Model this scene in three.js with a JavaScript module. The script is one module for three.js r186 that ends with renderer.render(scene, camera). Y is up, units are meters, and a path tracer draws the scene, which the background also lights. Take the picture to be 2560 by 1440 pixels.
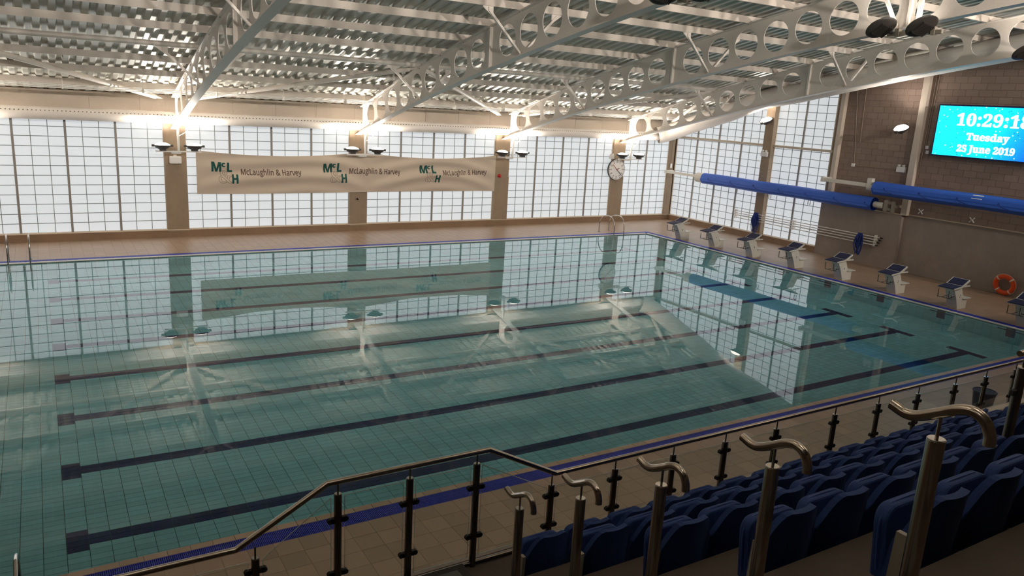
import * as THREE from 'three';
import { mergeGeometries } from 'three/addons/utils/BufferGeometryUtils.js';
import { RoundedBoxGeometry } from 'three/addons/geometries/RoundedBoxGeometry.js';
import { RectAreaLightUniformsLib } from 'three/addons/lights/RectAreaLightUniformsLib.js';

// ------------------------------------------------------------------ camera, sky, daylight, exposure
const scene = new THREE.Scene();
const camera = new THREE.PerspectiveCamera(2 * Math.atan(720 / 1913.1) * 180 / Math.PI, 2560 / 1440, 0.05, 200);
camera.rotation.order = 'YXZ';
camera.position.set(-22.92, 5.29, 25.738);
camera.rotation.set(-0.236, -0.557, 0.059);
scene.background = new THREE.Color(0.62, 0.66, 0.70);            // overcast sky outside; the hall is closed
const renderer = new THREE.WebGLRenderer({ antialias: true });
renderer.toneMapping = THREE.LinearToneMapping;
renderer.toneMappingExposure = 1.0;
renderer.shadowMap.enabled = true;
RectAreaLightUniformsLib.init();
const DAY = new THREE.Color(0.93, 0.97, 1.0);                    // daylight through the translucent panes
const PANE_GLOW = 0.56, PANE_LIGHT = 0.36;
const LAMP = new THREE.Color(1.0, 0.905, 0.80), LAMP_POWER = 48, WALL_LAMP_POWER = 18, HALL_LAMP_POWER = 4, CROSS_FILL_POWER = 235, STAND_FILL_POWER = 70;  // cross and stand rows are added fill lights, out of view

// ------------------------------------------------------------------ helpers
let seed = 1234567;
const rnd = () => { seed = (seed * 1664525 + 1013904223) >>> 0; return seed / 4294967296; };
const V = (x, y, z) => new THREE.Vector3(x, y, z);
const flat = (g) => (g.index ? g.toNonIndexed() : g);
const box = (x0, x1, y0, y1, z0, z1) => new THREE.BoxGeometry(x1 - x0, y1 - y0, z1 - z0).translate((x0 + x1) / 2, (y0 + y1) / 2, (z0 + z1) / 2);
const rbox = (x0, x1, y0, y1, z0, z1, r = 0.01, s = 2) => new RoundedBoxGeometry(x1 - x0, y1 - y0, z1 - z0, s, Math.min(r, (x1 - x0) / 2.01, (y1 - y0) / 2.01, (z1 - z0) / 2.01)).translate((x0 + x1) / 2, (y0 + y1) / 2, (z0 + z1) / 2);
function rod(a, b, r, seg = 12, r2 = r) {
  const A = V(...a), B = V(...b), d = B.clone().sub(A), L = d.length();
  const g = new THREE.CylinderGeometry(r2, r, L, seg);
  g.applyQuaternion(new THREE.Quaternion().setFromUnitVectors(V(0, 1, 0), d.normalize()));
  return g.translate((A.x + B.x) / 2, (A.y + B.y) / 2, (A.z + B.z) / 2);
}
const tube = (pts, r, n = 48, seg = 10, tension = 0.5) => new THREE.TubeGeometry(new THREE.CatmullRomCurve3(pts.map((p) => V(...p)), false, 'catmullrom', tension), n, r, seg, false);
function quads(list) {                                            // list of four-corner faces -> flat geometry
  const pos = [], uv = [];
  for (const [a, b, c, d] of list) { for (const p of [a, b, c, a, c, d]) pos.push(...p); uv.push(0, 0, 1, 0, 1, 1, 0, 0, 1, 1, 0, 1); }
  const g = new THREE.BufferGeometry();
  g.setAttribute('position', new THREE.Float32BufferAttribute(pos, 3));
  g.setAttribute('uv', new THREE.Float32BufferAttribute(uv, 2));
  g.computeVertexNormals();
  return g;
}
function solid(rings, cap = true) {                               // rings of equal length joined into a closed solid
  const f = [], n = rings[0].length;
  for (let i = 0; i + 1 < rings.length; i++) for (let j = 0; j < n; j++) f.push([rings[i][j], rings[i][(j + 1) % n], rings[i + 1][(j + 1) % n], rings[i + 1][j]]);
  if (cap && n === 4) { f.push([...rings[0]].reverse()); f.push(rings[rings.length - 1]); }
  return quads(f);
}
function metreUV(g) {                                             // uv in metres by the way each face points
  const p = g.attributes.position, n = g.attributes.normal, uv = g.attributes.uv;
  for (let i = 0; i < p.count; i++) {
    const a = Math.abs(n.getX(i)), b = Math.abs(n.getY(i)), c = Math.abs(n.getZ(i));
    if (b >= a && b >= c) uv.setXY(i, p.getX(i), p.getZ(i));
    else if (a >= c) uv.setXY(i, p.getZ(i), p.getY(i));
    else uv.setXY(i, p.getX(i), p.getY(i));
  }
  return g;
}
const merge = (gs) => { gs = [].concat(gs).map(flat); return gs.length === 1 ? gs[0] : mergeGeometries(gs, false); };
const taken = {};
const numbered = (name) => { const k = taken[name] = (taken[name] ?? -1) + 1; return k ? `${name}_${String(k).padStart(3, '0')}` : name; };
const shade = (m) => { m.castShadow = true; m.receiveShadow = true; return m; };
function mesh(name, geos, mat, parent = scene, uvm = false) {
  const g = merge(geos);
  const m = shade(new THREE.Mesh(uvm ? metreUV(g) : g, mat));
  m.name = parent === scene ? numbered(name) : name;
  parent.add(m);
  return m;
}
function tag(o, label, category, group) { o.userData.label = label; o.userData.category = category; if (group) o.userData.group = group; return o; }
function thing(name, label, category, pos = [0, 0, 0], turn = 0, group) {
  const o = new THREE.Group(); o.name = numbered(name); o.position.set(...pos); o.rotation.y = turn; scene.add(o);
  return tag(o, label, category, group);
}
function structure(name, geos, mat, label) { const m = mesh(name, geos, mat, scene, true); m.userData.kind = 'structure'; if (label) m.userData.label = label; return m; }
function copyOf(root, pos, turn, label) {
  const r = root.clone(); r.name = numbered(root.name.replace(/_\d{3}$/, '')); r.userData = { ...root.userData };
  r.position.set(...pos); r.rotation.y = turn; if (label) r.userData.label = label; scene.add(r); return r;
}
const ORD = ['first', 'second', 'third', 'fourth', 'fifth', 'sixth', 'seventh', 'eighth', 'ninth', 'tenth', 'eleventh', 'twelfth', 'thirteenth', 'fourteenth', 'fifteenth', 'sixteenth', 'seventeenth', 'eighteenth', 'nineteenth', 'twentieth', 'twenty-first', 'twenty-second'];

// ------------------------------------------------------------------ computed textures
function noiseField(n, oct, sx = 1, sy = 1) {                     // tileable value noise, 0..1
  const out = new Float32Array(n * n); let total = 0;
  for (const [cells, amp] of oct) {
    const cx = Math.max(1, Math.round(cells * sx)), cy = Math.max(1, Math.round(cells * sy)), lat = Float32Array.from({ length: cx * cy }, rnd);
    total += amp;
    for (let y = 0; y < n; y++) for (let x = 0; x < n; x++) {
      const u = x / n * cx, v = y / n * cy, i = Math.floor(u), j = Math.floor(v); let a = u - i, b = v - j; a = a * a * (3 - 2 * a); b = b * b * (3 - 2 * b);
      const q = (p, r) => lat[(r % cy) * cx + (p % cx)];
      out[y * n + x] += amp * ((q(i, j) * (1 - a) + q(i + 1, j) * a) * (1 - b) + (q(i, j + 1) * (1 - a) + q(i + 1, j + 1) * a) * b);
    }
  }
  for (let i = 0; i < out.length; i++) out[i] /= total;
  return out;
}
function dataTex(f, n, map, srgb) {
  const d = new Uint8Array(n * n * 4);
  for (let i = 0; i < n * n; i++) { const c = map(f[i]); d[4 * i] = c[0]; d[4 * i + 1] = c[1]; d[4 * i + 2] = c[2]; d[4 * i + 3] = 255; }
  const t = new THREE.DataTexture(d, n, n); t.wrapS = t.wrapT = THREE.RepeatWrapping; t.magFilter = THREE.LinearFilter; t.minFilter = THREE.LinearMipmapLinearFilter; t.generateMipmaps = true;
  if (srgb) t.colorSpace = THREE.SRGBColorSpace; t.needsUpdate = true; return t;
}
const grey = (lo, hi) => (v) => { const c = Math.round(255 * (lo + (hi - lo) * v)); return [c, c, c]; };
const fieldA = noiseField(256, [[4, 1], [9, 0.7], [23, 0.5], [61, 0.4], [128, 0.4]]);
const mottle = dataTex(fieldA, 256, grey(0.80, 1.0), true); mottle.repeat.set(0.45, 0.45);
const mottleFine = dataTex(noiseField(256, [[30, 1], [64, 1], [128, 1]]), 256, grey(0.93, 1.0), true); mottleFine.repeat.set(1.1, 1.1);
const roughTex = dataTex(fieldA, 256, grey(0.55, 1.0)); roughTex.repeat.set(0.7, 0.7);
const brushed = dataTex(noiseField(256, [[6, 0.5], [128, 1]], 1, 0.06), 256, grey(0.7, 1.0));
const rippleTex = dataTex(noiseField(1024, [[6, 1.0], [11, 0.5], [21, 0.2], [43, 0.05]], 1.0, 1.0), 1024, grey(0, 1)); rippleTex.repeat.set(0.16, 0.16);
const fabricTex = dataTex(noiseField(128, [[64, 1], [128, 1]]), 128, grey(0.6, 1.0), true); fabricTex.repeat.set(6, 6);
function canvasTex(w, h, draw) {
  const c = document.createElement('canvas'); c.width = w; c.height = h; draw(c.getContext('2d'), w, h);
  const t = new THREE.CanvasTexture(c); t.colorSpace = THREE.SRGBColorSpace; t.magFilter = THREE.LinearFilter; return t;
}

// ------------------------------------------------------------------ materials
const S = (color, roughness = 0.8, more = {}) => new THREE.MeshStandardMaterial({ color, roughness, ...more });
const P = (o) => new THREE.MeshPhysicalMaterial(o);
const M = {
  wall: S('#b29a80', 0.85, { map: mottle }), wallLow: S('#9a7c60', 0.6, { map: mottle }), column: S('#a38e76', 0.7, { map: mottle }),
  block: S('#8d7866', 0.9, { map: mottle }), mortar: S('#7a6858', 0.95), wains: S('#a3948a', 0.55, { map: mottle }),
  band: S('#d6c8ba', 0.7, { map: mottleFine }), sill: S('#cbb8a2', 0.5), outer: S('#6a6058', 0.9),
  steel: S('#e9e1d8', 0.45, { map: mottleFine }), purlin: S('#e3d8cd', 0.5, { map: mottleFine }), brace: S('#e6ddd4', 0.4), whitePaint: S('#f0ece6', 0.45),
  deckMetal: S('#c4c4bc', 0.4, { metalness: 0.35 }),
  duct: S('#efe7df', 0.75, { map: mottleFine }), ductHole: S('#4a4642', 0.9),
  pane: P({ color: '#9da2a6', roughness: 0.55, emissive: DAY, emissiveIntensity: PANE_GLOW }), grid: S('#7f8684', 0.6), mullion: S('#8f8a84', 0.45), frameW: S('#c9bba8', 0.5),
  grout: S('#867563', 0.95), deckTile: ['#a48c76', '#9f8872', '#a98f79', '#9a846f'].map((c) => S(c, 0.42)),
  coping: ['#b39a82', '#ad957c', '#b89f88'].map((c) => S(c, 0.4)), copingFace: S('#d9d6d0', 0.4), grateBlue: S('#2431b4', 0.42), gutter: S('#12162e', 0.8),
  poolTile: ['#a9e2e8', '#a4dde3', '#aee6ec', '#a0d9df'].map((c) => S(c, 0.3)), poolGrout: S('#2e5a52', 0.9), laneTile: ['#141a5c', '#121756', '#181e64'].map((c) => S(c, 0.3)),
  water: P({ color: '#ffffff', roughness: 0.0, transmission: 1, thickness: 1.5, ior: 1.333, attenuationColor: new THREE.Color(0.60, 0.88, 0.92), attenuationDistance: 5, bumpMap: rippleTex, bumpScale: 0.0006 }),
  chrome: S('#d2cdc6', 0.16, { metalness: 1 }), stainless: S('#b1a698', 0.2, { metalness: 1 }), darkSteel: S('#7d746a', 0.26, { metalness: 1 }), rubber: S('#1b1a19', 0.8),
  glass: P({ color: '#f4faf8', roughness: 0.02, transmission: 1, thickness: 0, ior: 1.45, side: THREE.DoubleSide }), glassEdge: S('#dfe4dc', 0.2),
  lampBody: S('#3b3734', 0.5), lampGlass: S('#fff7ea', 0.4, { emissive: LAMP, emissiveIntensity: 5 }), lampOff: S('#33383c', 0.15),
  blueSheet: S('#2f63cf', 0.5, { map: mottleFine }), offWhite: S('#e3ddd3', 0.5), plasticW: S('#e8e6e2', 0.5), conduit: S('#9c8a78', 0.6), red: S('#b3121a', 0.45), black: S('#141414', 0.6),
  platformBlue: S('#1c1b52', 0.75, { map: fabricTex }), block3: S('#cbc7bd', 0.5), blockNo: S('#15151a', 0.6),
  rope: S('#17337f', 0.7), ring: S('#e2521b', 0.55), ringBand: S('#e9ddd0', 0.6),
  seat: S('#1b3f80', 0.85, { map: fabricTex }), seatShell: S('#0f2f70', 0.6), seatMetal: S('#8f8678', 0.5), concrete: S('#54483d', 0.9, { map: mottle }), nosing: S('#26221f', 0.85), mat: S('#575754', 0.95, { map: mottleFine }), timber: S('#6b4a2e', 0.8, { map: mottle }),
};

// ------------------------------------------------------------------ the hall's measures
const WALL_Z = -3.3, WALL_X = 4.35, LEFT_X = -40, BACK_Z = 31.5;
const POOL = { x0: -25, x1: 0, z0: 0, z1: 17 };
const lane = (i) => 0.52 + 2 * (8.5 - i);
const floorY = (x) => -(1.76 + 0.035 * x);
const beamBottom = (z) => 4.6286 + 0.24718 * z - 0.003372 * z * z;
const beamTop = (z) => 5.627 + 0.26504 * z - 0.004057 * z * z;
const BEAMS = [-32.0, -25.45, -18.91, -12.3, -5.71, 0.8];
const COLS = [[-25.8, -25.1], [-19.26, -18.56], [-12.62, -11.9], [-6.07, -5.35], [0.4, 1.12]];

// ------------------------------------------------------------------ pool basin
{
  const { x0, x1, z0, z1 } = POOL, N = 26, f = [], g = [];
  for (let i = 0; i < N; i++) { const a = x0 + (x1 - x0) * i / N, b = x0 + (x1 - x0) * (i + 1) / N; f.push([[a, floorY(a) - 0.006, z1], [b, floorY(b) - 0.006, z1], [b, floorY(b) - 0.006, z0], [a, floorY(a) - 0.006, z0]]); }
  const shell = structure('pool_basin', [quads(f), box(x0 - 0.3, x0, -2.6, -0.02, z0 - 0.3, z1 + 0.3), box(x1, x1 + 0.3, -2.6, -0.02, z0 - 0.3, z1 + 0.3), box(x0 - 0.3, x1 + 0.3, -2.6, -0.02, z0 - 0.3, z0), box(x0 - 0.3, x1 + 0.3, -2.6, -0.02, z1, z1 + 0.3), box(x0 - 0.3, x1 + 0.3, -2.8, -2.3, z0 - 0.3, z1 + 0.3)], M.poolGrout, 'sunken tiled pool basin');
  const tw = 0.25, td = 0.125, tile = box(-tw / 2 + 0.0035, tw / 2 - 0.0035, -0.012, 0, -td / 2 + 0.003, td / 2 - 0.003), slope = Math.atan(-0.035);
  const light = [], dark = [];
  for (let i = 0; i < 100; i++) for (let j = 0; j < 136; j++) {
    const x = x0 + (i + 0.5) * tw, z = z0 + (j + 0.5) * td;
    let on = false;
    for (let l = 1; l <= 8; l++) {
      const c = Math.round(lane(l) / td) * td, d = Math.abs(z - c);
      if (x > -22.75 && x < -2 && d < 0.13) on = true;
      if (x > -23 && x < -22.75 && d < 0.26) on = true;
      if (x > -2.25 && x < -2 && d < 0.51) on = true;
    }
    (on ? dark : light).push([x, z]);
  }
  const far2 = ([x, z]) => (x - camera.position.x) ** 2 + (z - camera.position.z) ** 2;
  const view = ([x, z]) => x > -24.2 && z < 16.95;
  const put = (m, x, z) => { m.position.set(x, floorY(x), z); m.rotation.z = slope; };
  const split = (list, n, mats, name) => {
    const near = list.filter(view).sort((a, b) => far2(a) - far2(b)).slice(0, n), is = new Set(near), rest = list.filter((p) => !is.has(p));
    for (const [x, z] of near) { const m = shade(new THREE.Mesh(tile, mats[Math.floor(rnd() * mats.length)])); m.name = 'tile'; put(m, x, z); shell.add(m); }
    const im = new THREE.InstancedMesh(tile, mats[0], rest.length), d = new THREE.Object3D(), c = new THREE.Color();
    rest.forEach(([x, z], k) => { put(d, x, z); d.updateMatrix(); im.setMatrixAt(k, d.matrix); im.setColorAt(k, c.setScalar(0.9 + 0.16 * rnd())); });
    shade(im); im.name = name; im.userData.kind = 'stuff'; shell.add(im);
  };
  split(light, 270, M.poolTile, 'tile_field'); split(dark, 30, M.laneTile, 'lane_tile_field');
  // wall tiles of the right end and the far side, standing 250 x 125
  const wallTile = [], mk = [];
  const add = (px, py, pz, ry, dk) => (dk ? mk : wallTile).push([px, py, pz, ry]);
  for (let k = 0; k < 68; k++) for (let r = 0; r < 15; r++) {
    const z = (k + 0.5) * 0.25, y = -0.045 - (r + 0.5) * 0.125; let dk = false;
    add(x1 - 0.001, y, z, Math.PI / 2, dk);
  }
  for (let k = 0; k < 100; k++) for (let r = 0; r < 15; r++) { const x = x0 + (k + 0.5) * 0.25, y = -0.045 - (r + 0.5) * 0.125; if (y > floorY(x) - 0.06) { add(x, y, z0 + 0.001, Math.PI, false); } }
  const wt = box(-0.1215, 0.1215, -0.0595, 0.0595, -0.006, 0.006);
  const im = new THREE.InstancedMesh(wt, M.poolTile[0], wallTile.length), d = new THREE.Object3D(), c = new THREE.Color();
  wallTile.forEach(([x, y, z, r], k) => { d.position.set(x, y, z); d.rotation.set(0, r, 0); d.updateMatrix(); im.setMatrixAt(k, d.matrix); im.setColorAt(k, c.setScalar(0.9 + 0.15 * rnd())); });
  shade(im); im.name = 'wall_tile_field'; im.userData.kind = 'stuff'; shell.add(im);
  for (let l = 1; l <= 8; l++) {                                   // dark target crosses on the end wall
    const z = lane(l);
    mesh('target_cross', [box(-0.016, -0.006, -1.05, -0.04, z - 0.125, z + 0.125), box(-0.0165, -0.0065, -0.36, -0.24, z - 0.36, z + 0.36)], M.laneTile[0], shell);
  }
  const w = mesh('pool_water', box(x0 - 0.15, x1 + 0.15, -2.45, -0.035, z0 - 0.15, z1 + 0.15), M.water, scene, true);
  tag(w, 'still turquoise water filling the lane pool', 'water'); w.userData.kind = 'stuff';
}

// ------------------------------------------------------------------ deck floor, coping, gutter
{
  const a = 0.12, b = 0.38, { x0, x1, z0, z1 } = POOL;
  const deck = structure('floor', [
    box(LEFT_X, WALL_X + 0.4, -0.3, -0.006, z1 + b, BACK_Z), box(LEFT_X, WALL_X + 0.4, -0.3, -0.006, WALL_Z - 0.5, z0 - b),
    box(x1 + b, WALL_X + 0.4, -0.3, -0.006, z0 - b, z1 + b), box(LEFT_X, x0 - b, -0.3, -0.006, z0 - b, z1 + b)], M.grout, 'beige tiled pool surround');
  const t = 0.3, tile = box(-t / 2 + 0.002, t / 2 - 0.002, -0.006, 0, -t / 2 + 0.002, t / 2 - 0.002), spots = [];
  const fill = (xa, xb, za, zb) => { for (let x = xa + t / 2; x < xb; x += t) for (let z = za + t / 2; z < zb; z += t) spots.push([x, z]); };
  fill(-25.38, 4.3, z1 + b, 19.75); fill(-31, 4.3, WALL_Z + 0.01 - 0.07, z0 - b - 0.1); fill(x1 + b, 4.3, z0 - b + 0.02, z1 + b - 0.1); fill(-31, x0 - b - 0.1, z0 - b, z1 + b);
  const far2 = ([x, z]) => (x - camera.position.x) ** 2 + (z - camera.position.z) ** 2;
  const near = spots.filter(([x, z]) => x > -21.9 && z > 17 && z < 19.7).sort((p, q) => far2(p) - far2(q)).slice(0, 300), is = new Set(near), rest = spots.filter((p) => !is.has(p));
  for (const [x, z] of near) { const m = shade(new THREE.Mesh(tile, M.deckTile[Math.floor(rnd() * 4)])); m.name = 'tile'; m.position.set(x, 0, z); deck.add(m); }
  const im = new THREE.InstancedMesh(tile, M.deckTile[0], rest.length), d = new THREE.Object3D(), c = new THREE.Color();
  rest.forEach(([x, z], k) => { d.position.set(x, 0, z); d.updateMatrix(); im.setMatrixAt(k, d.matrix); im.setColorAt(k, c.setScalar(0.93 + 0.12 * rnd())); });
  shade(im); im.name = 'tile_field'; im.userData.kind = 'stuff'; deck.add(im);
  // coping tiles round the water, each a piece; the near edge ones singly
  const edge = structure('trim_1', [box(x0 - a, x1 + a, -0.08, -0.012, z1, z1 + a), box(x0 - a, x1 + a, -0.08, -0.012, z0 - a, z0), box(x1, x1 + a, -0.08, -0.012, z0, z1), box(x0 - a, x0, -0.08, -0.012, z0, z1)], M.copingFace, 'pale tiled edge of the pool');
  const ct = rbox(-0.1225, 0.1225, -0.012, 0.004, -a / 2 + 0.002, a / 2 - 0.002, 0.004, 1), cz = box(-a / 2 + 0.002, a / 2 - 0.002, -0.012, 0.004, -0.1225, 0.1225), faceT = box(-0.1225, 0.1225, -0.07, 0.002, -0.004, 0);
  for (let k = 0; k < 100; k++) {
    const x = x0 + (k + 0.5) * 0.25;
    let m = shade(new THREE.Mesh(ct, M.coping[k * 7 % 3])); m.name = 'coping_tile'; m.position.set(x, 0, z1 + a / 2); edge.add(m);
    m = shade(new THREE.Mesh(ct, M.copingFace)); m.name = 'coping_tile'; m.position.set(x, 0, z0 - a / 2); edge.add(m);
  }
  for (let k = 0; k < 68; k++) { const m = shade(new THREE.Mesh(cz, M.copingFace)); m.name = 'coping_tile'; m.position.set(x1 + a / 2, 0, (k + 0.5) * 0.25); edge.add(m); }
  // overflow channel with its blue grating
  const ch = structure('trim_2', [box(x0 - b, x1 + b, -0.3, -0.1, z1 + a, z1 + b), box(x0 - b, x1 + b, -0.3, -0.1, z0 - b, z0 - a), box(x1 + a, x1 + b, -0.3, -0.1, z0 - a, z1 + a), box(x0 - b, x0 - a, -0.3, -0.1, z0 - a, z1 + a)], M.gutter, 'overflow channel round the pool');
  const w = b - a, bar = merge([box(-0.006, 0.006, -0.03, 0.002, -w / 2 + 0.008, -w / 6 - 0.005), box(-0.006, 0.006, -0.03, 0.002, -w / 6 + 0.005, w / 6 - 0.005), box(-0.006, 0.006, -0.03, 0.002, w / 6 + 0.005, w / 2 - 0.008)]);
  const list = [];
  for (let x = x0 - a; x < x1 + a; x += 0.021) { list.push([x, z1 + (a + b) / 2, 0]); list.push([x, z0 - (a + b) / 2, 0]); }
  for (let z = z0 - b; z < z1 + b; z += 0.021) list.push([x1 + (a + b) / 2, z, Math.PI / 2]);
  const gi = new THREE.InstancedMesh(bar, M.grateBlue, list.length);
  list.forEach(([x, z, r], k) => { d.position.set(x, 0, z); d.rotation.y = r; d.updateMatrix(); gi.setMatrixAt(k, d.matrix); });
  shade(gi); gi.name = 'grating_bars'; gi.userData.kind = 'stuff'; ch.add(gi);
  const runs = [];
  for (const u of [-w / 2 + 0.004, -w / 6, w / 6, w / 2 - 0.004]) {
    const q = (a + b) / 2 + u;
    runs.push(box(x0 - b, x1 + b, -0.028, 0.001, z1 + q - 0.005, z1 + q + 0.005), box(x0 - b, x1 + b, -0.028, 0.001, z0 - q - 0.005, z0 - q + 0.005), box(x1 + q - 0.005, x1 + q + 0.005, -0.028, 0.001, z0 - a, z1 + a));
  }
  mesh('grating_runner', runs, M.grateBlue, ch);
}

// ------------------------------------------------------------------ walls
const ROOF = (z) => beamTop(z) + 0.18;
const RX = 4.25;                                                  // face of the right wall's lower part
{
  structure('wall_far', [box(LEFT_X, WALL_X + 0.6, -0.3, 5.2, -3.8, -3.6), box(LEFT_X, RX, -0.3, 0.25, -3.6, WALL_Z), box(LEFT_X, WALL_X, 3.95, 4.95, -3.6, WALL_Z - 0.03)], M.wallLow, 'low brown wall under the far windows');
  const names = ['at the left edge', 'behind the pair of floodlights left of the banner', 'behind the middle of the banner', 'at the right end of the banner', 'behind the pace clock'];
  const shaft = (a, b) => [box(a, b, 0.2, 2.15, -3.6, WALL_Z + 0.02), box(a + 0.004, b - 0.004, 2.15, 4.3, -3.6, WALL_Z - 0.01)];
  COLS.forEach(([a, b], k) => tag(mesh('wall_column', shaft(a, b), M.column, scene, true), `wide beige wall column ${names[k]}`, 'column', 'columns of the far wall'));
  tag(mesh('wall_column', shaft(3.97, RX + 0.05), M.column, scene, true), 'beige corner column where the two window walls meet', 'column', 'columns of the far wall');
  const band = structure('trim_3', box(LEFT_X, RX, 4.0, 4.9, -3.36, -3.31), M.band, 'pale panels above the far windows');
  const pan = box(-0.745, 0.745, -0.31, 0.31, -0.01, 0.012);
  for (let x = -31.2; x < 4; x += 1.5) { const m = shade(new THREE.Mesh(pan, M.band)); m.name = 'panel'; m.position.set(x, 4.55, WALL_Z + 0.0); band.add(m); }
  structure('trim_4', [box(LEFT_X, RX, 0.25, 0.28, -3.46, WALL_Z + 0.025)], M.sill, 'pale sill under the far windows');

  // right wall: brown plinth under the windows, wainscot, blockwork above, closed up to the curved roof
  const gable = [];
  for (let z = -3.8; z < BACK_Z; z += 1.0) { const z2 = Math.min(z + 1.0, BACK_Z); gable.push(box(4.6, 4.8, -0.3, ROOF(z2) + 0.3, z, z2)); }
  for (let z = 6.0; z < BACK_Z; z += 0.5) { const z2 = Math.min(z + 0.5, BACK_Z); gable.push(box(4.42, 4.6, -0.3, ROOF(z) + 0.1, z, z2)); }
  const rw = structure('wall_right', gable, M.mortar, 'taupe blockwork wall behind the starting blocks');
  const bl = box(-0.006, 0.014, -0.109, 0.109, -0.221, 0.221), spots = [];
  for (let r = 0; r < 27; r++) for (let k = 0; k < 28; k++) {
    const y = 2.26 + r * 0.225, z = 6.05 + k * 0.45 + (r % 2 ? 0.225 : 0);
    if (z < 17.5 && y < ROOF(z) - 0.1) spots.push([y, z]);
  }
  const cosN = (q) => Math.abs(q[1] - 10) + Math.abs(q[0] - 4.6) * 0.9;
  spots.sort((a, b) => cosN(a) - cosN(b));
  const blockMats = ['#937f74', '#8f7b70', '#978378'].map((c) => S(c, 0.9));
  spots.slice(0, 300).forEach(([y, z]) => { const m = shade(new THREE.Mesh(bl, blockMats[Math.floor(rnd() * 3)])); m.name = 'block'; m.position.set(4.41, y, z); m.rotation.y = Math.PI; rw.add(m); });
  const rest = spots.slice(300), im = new THREE.InstancedMesh(bl, blockMats[0], rest.length), d = new THREE.Object3D();
  rest.forEach(([y, z], k) => { d.position.set(4.41, y, z); d.rotation.y = Math.PI; d.updateMatrix(); im.setMatrixAt(k, d.matrix); });
  shade(im); im.name = 'block_field'; im.userData.kind = 'stuff'; rw.add(im);
  structure('baseboard_right', box(RX, 4.6, -0.3, 0.25, -3.4, 5.62), M.wallLow, 'low brown wall under the end windows');
  structure('trim_5', box(RX - 0.02, 4.5, 0.25, 0.28, -3.28, 5.62), M.sill, 'pale sill under the end windows');
  const wn = structure('trim_6', [rbox(RX, 4.6, -0.3, 2.1, 5.62, 9.15, 0.012), box(4.4, 4.6, -0.3, 2.12, 9.15, BACK_Z)], M.wains, 'smooth beige lower wall behind the starting blocks');
  mesh('ledge', [box(RX - 0.012, 4.45, 2.1, 2.13, 7.4, 9.16), box(4.38, 4.45, 2.12, 2.155, 9.16, BACK_Z)], M.sill, wn);
  tag(mesh('wall_column', [rbox(4.16, 4.62, 0.2, 7.0, 2.3, 2.76, 0.01)], M.column, scene, true), 'slim beige column between the two end windows', 'column');
  tag(mesh('wall_column', [rbox(4.2, 4.55, 2.1, 7.6, 5.86, 6.03, 0.01)], M.band, scene, true), 'slim pale post at the edge of the end window', 'column');
  tag(mesh('wall_column', [rbox(4.22, 4.5, 2.1, ROOF(9.2), 9.08, 9.32, 0.01)], M.band, scene, true), 'slim pale post between wall lamp and time display', 'column');
  structure('wall_near', box(LEFT_X, WALL_X + 0.6, -0.3, 12, BACK_Z, BACK_Z + 0.3), M.block, 'wall behind the stand');
  structure('wall_left', box(LEFT_X - 0.3, LEFT_X, -0.3, 12, -3.8, BACK_Z), M.block, 'wall beyond the left end of the pool');
}

// ------------------------------------------------------------------ translucent windows: panes, glazing bars, mullions
let windowNo = 0;
const paneGeo = box(-0.243, 0.243, -0.151, 0.151, -0.012, 0.008);
function windowBay(a, b, y0, y1, panels, place, label) {          // built in its own plane: along u, up y, towards the room w
  const g = new THREE.Group(); g.name = `window_${++windowNo}`; g.userData.kind = 'structure'; g.userData.label = label;
  const W = (b - a) / panels, rows = Math.round((y1 - y0) / 0.316), H = (y1 - y0) / rows, c = W / 3, bars = [];
  for (let p = 0; p < panels; p++) for (let k = 0; k < 3; k++) for (let r = 0; r < rows; r++) {
    const m = new THREE.Mesh(paneGeo, M.pane); m.name = 'pane'; m.receiveShadow = true;
    m.scale.set((c - 0.012) / 0.486, (H - 0.012) / 0.302, 1); m.position.set(a + p * W + (k + 0.5) * c, y0 + (r + 0.5) * H, 0); g.add(m);
  }
  for (let p = 0; p < panels; p++) for (let k = 1; k < 3; k++) bars.push(box(a + p * W + k * c - 0.0095, a + p * W + k * c + 0.0095, y0, y1, -0.02, 0.024));
  for (let r = 1; r < rows; r++) bars.push(box(a, b, y0 + r * H - 0.0095, y0 + r * H + 0.0095, -0.02, 0.022));
  mesh('glazing_bars', bars, M.grid, g);
  for (let p = 1; p < panels; p++) mesh('mullion', rbox(a + p * W - 0.035, a + p * W + 0.035, y0, y1, -0.03, 0.06, 0.006, 1), M.mullion, g);
  mesh('frame', [box(a - 0.03, a + 0.02, y0, y1, -0.03, 0.05), box(b - 0.02, b + 0.03, y0, y1, -0.03, 0.05), box(a, b, y0 - 0.03, y0 + 0.012, -0.03, 0.05), box(a, b, y1 - 0.01, y1 + 0.03, -0.03, 0.05)], M.frameW, g);
  place(g); scene.add(g); g.updateMatrixWorld();
  const L = new THREE.RectAreaLight(DAY, PANE_LIGHT, b - a, y1 - y0); L.name = 'daylight'; L.position.set((a + b) / 2, (y0 + y1) / 2, 0.014); L.rotation.y = Math.PI; g.add(L);
  return g;
}
const farWall = (g) => g.position.set(0, 0, -3.44), endWall = (g) => { g.position.set(4.42, 0, 0); g.rotation.y = -Math.PI / 2; };
windowBay(-31.7, -25.8, 0.28, 4.05, 4, farWall, 'translucent window bay beyond the left edge');
windowBay(-25.1, -19.26, 0.28, 4.05, 4, farWall, 'translucent window bay left of the banner');
windowBay(-18.56, -12.62, 0.28, 4.05, 4, farWall, 'translucent window bay behind the left half of the banner');
windowBay(-11.9, -6.07, 0.28, 4.05, 4, farWall, 'translucent window bay behind the right half of the banner');
windowBay(-5.35, 0.4, 0.28, 4.05, 4, farWall, 'translucent window bay between banner and pace clock');
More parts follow.
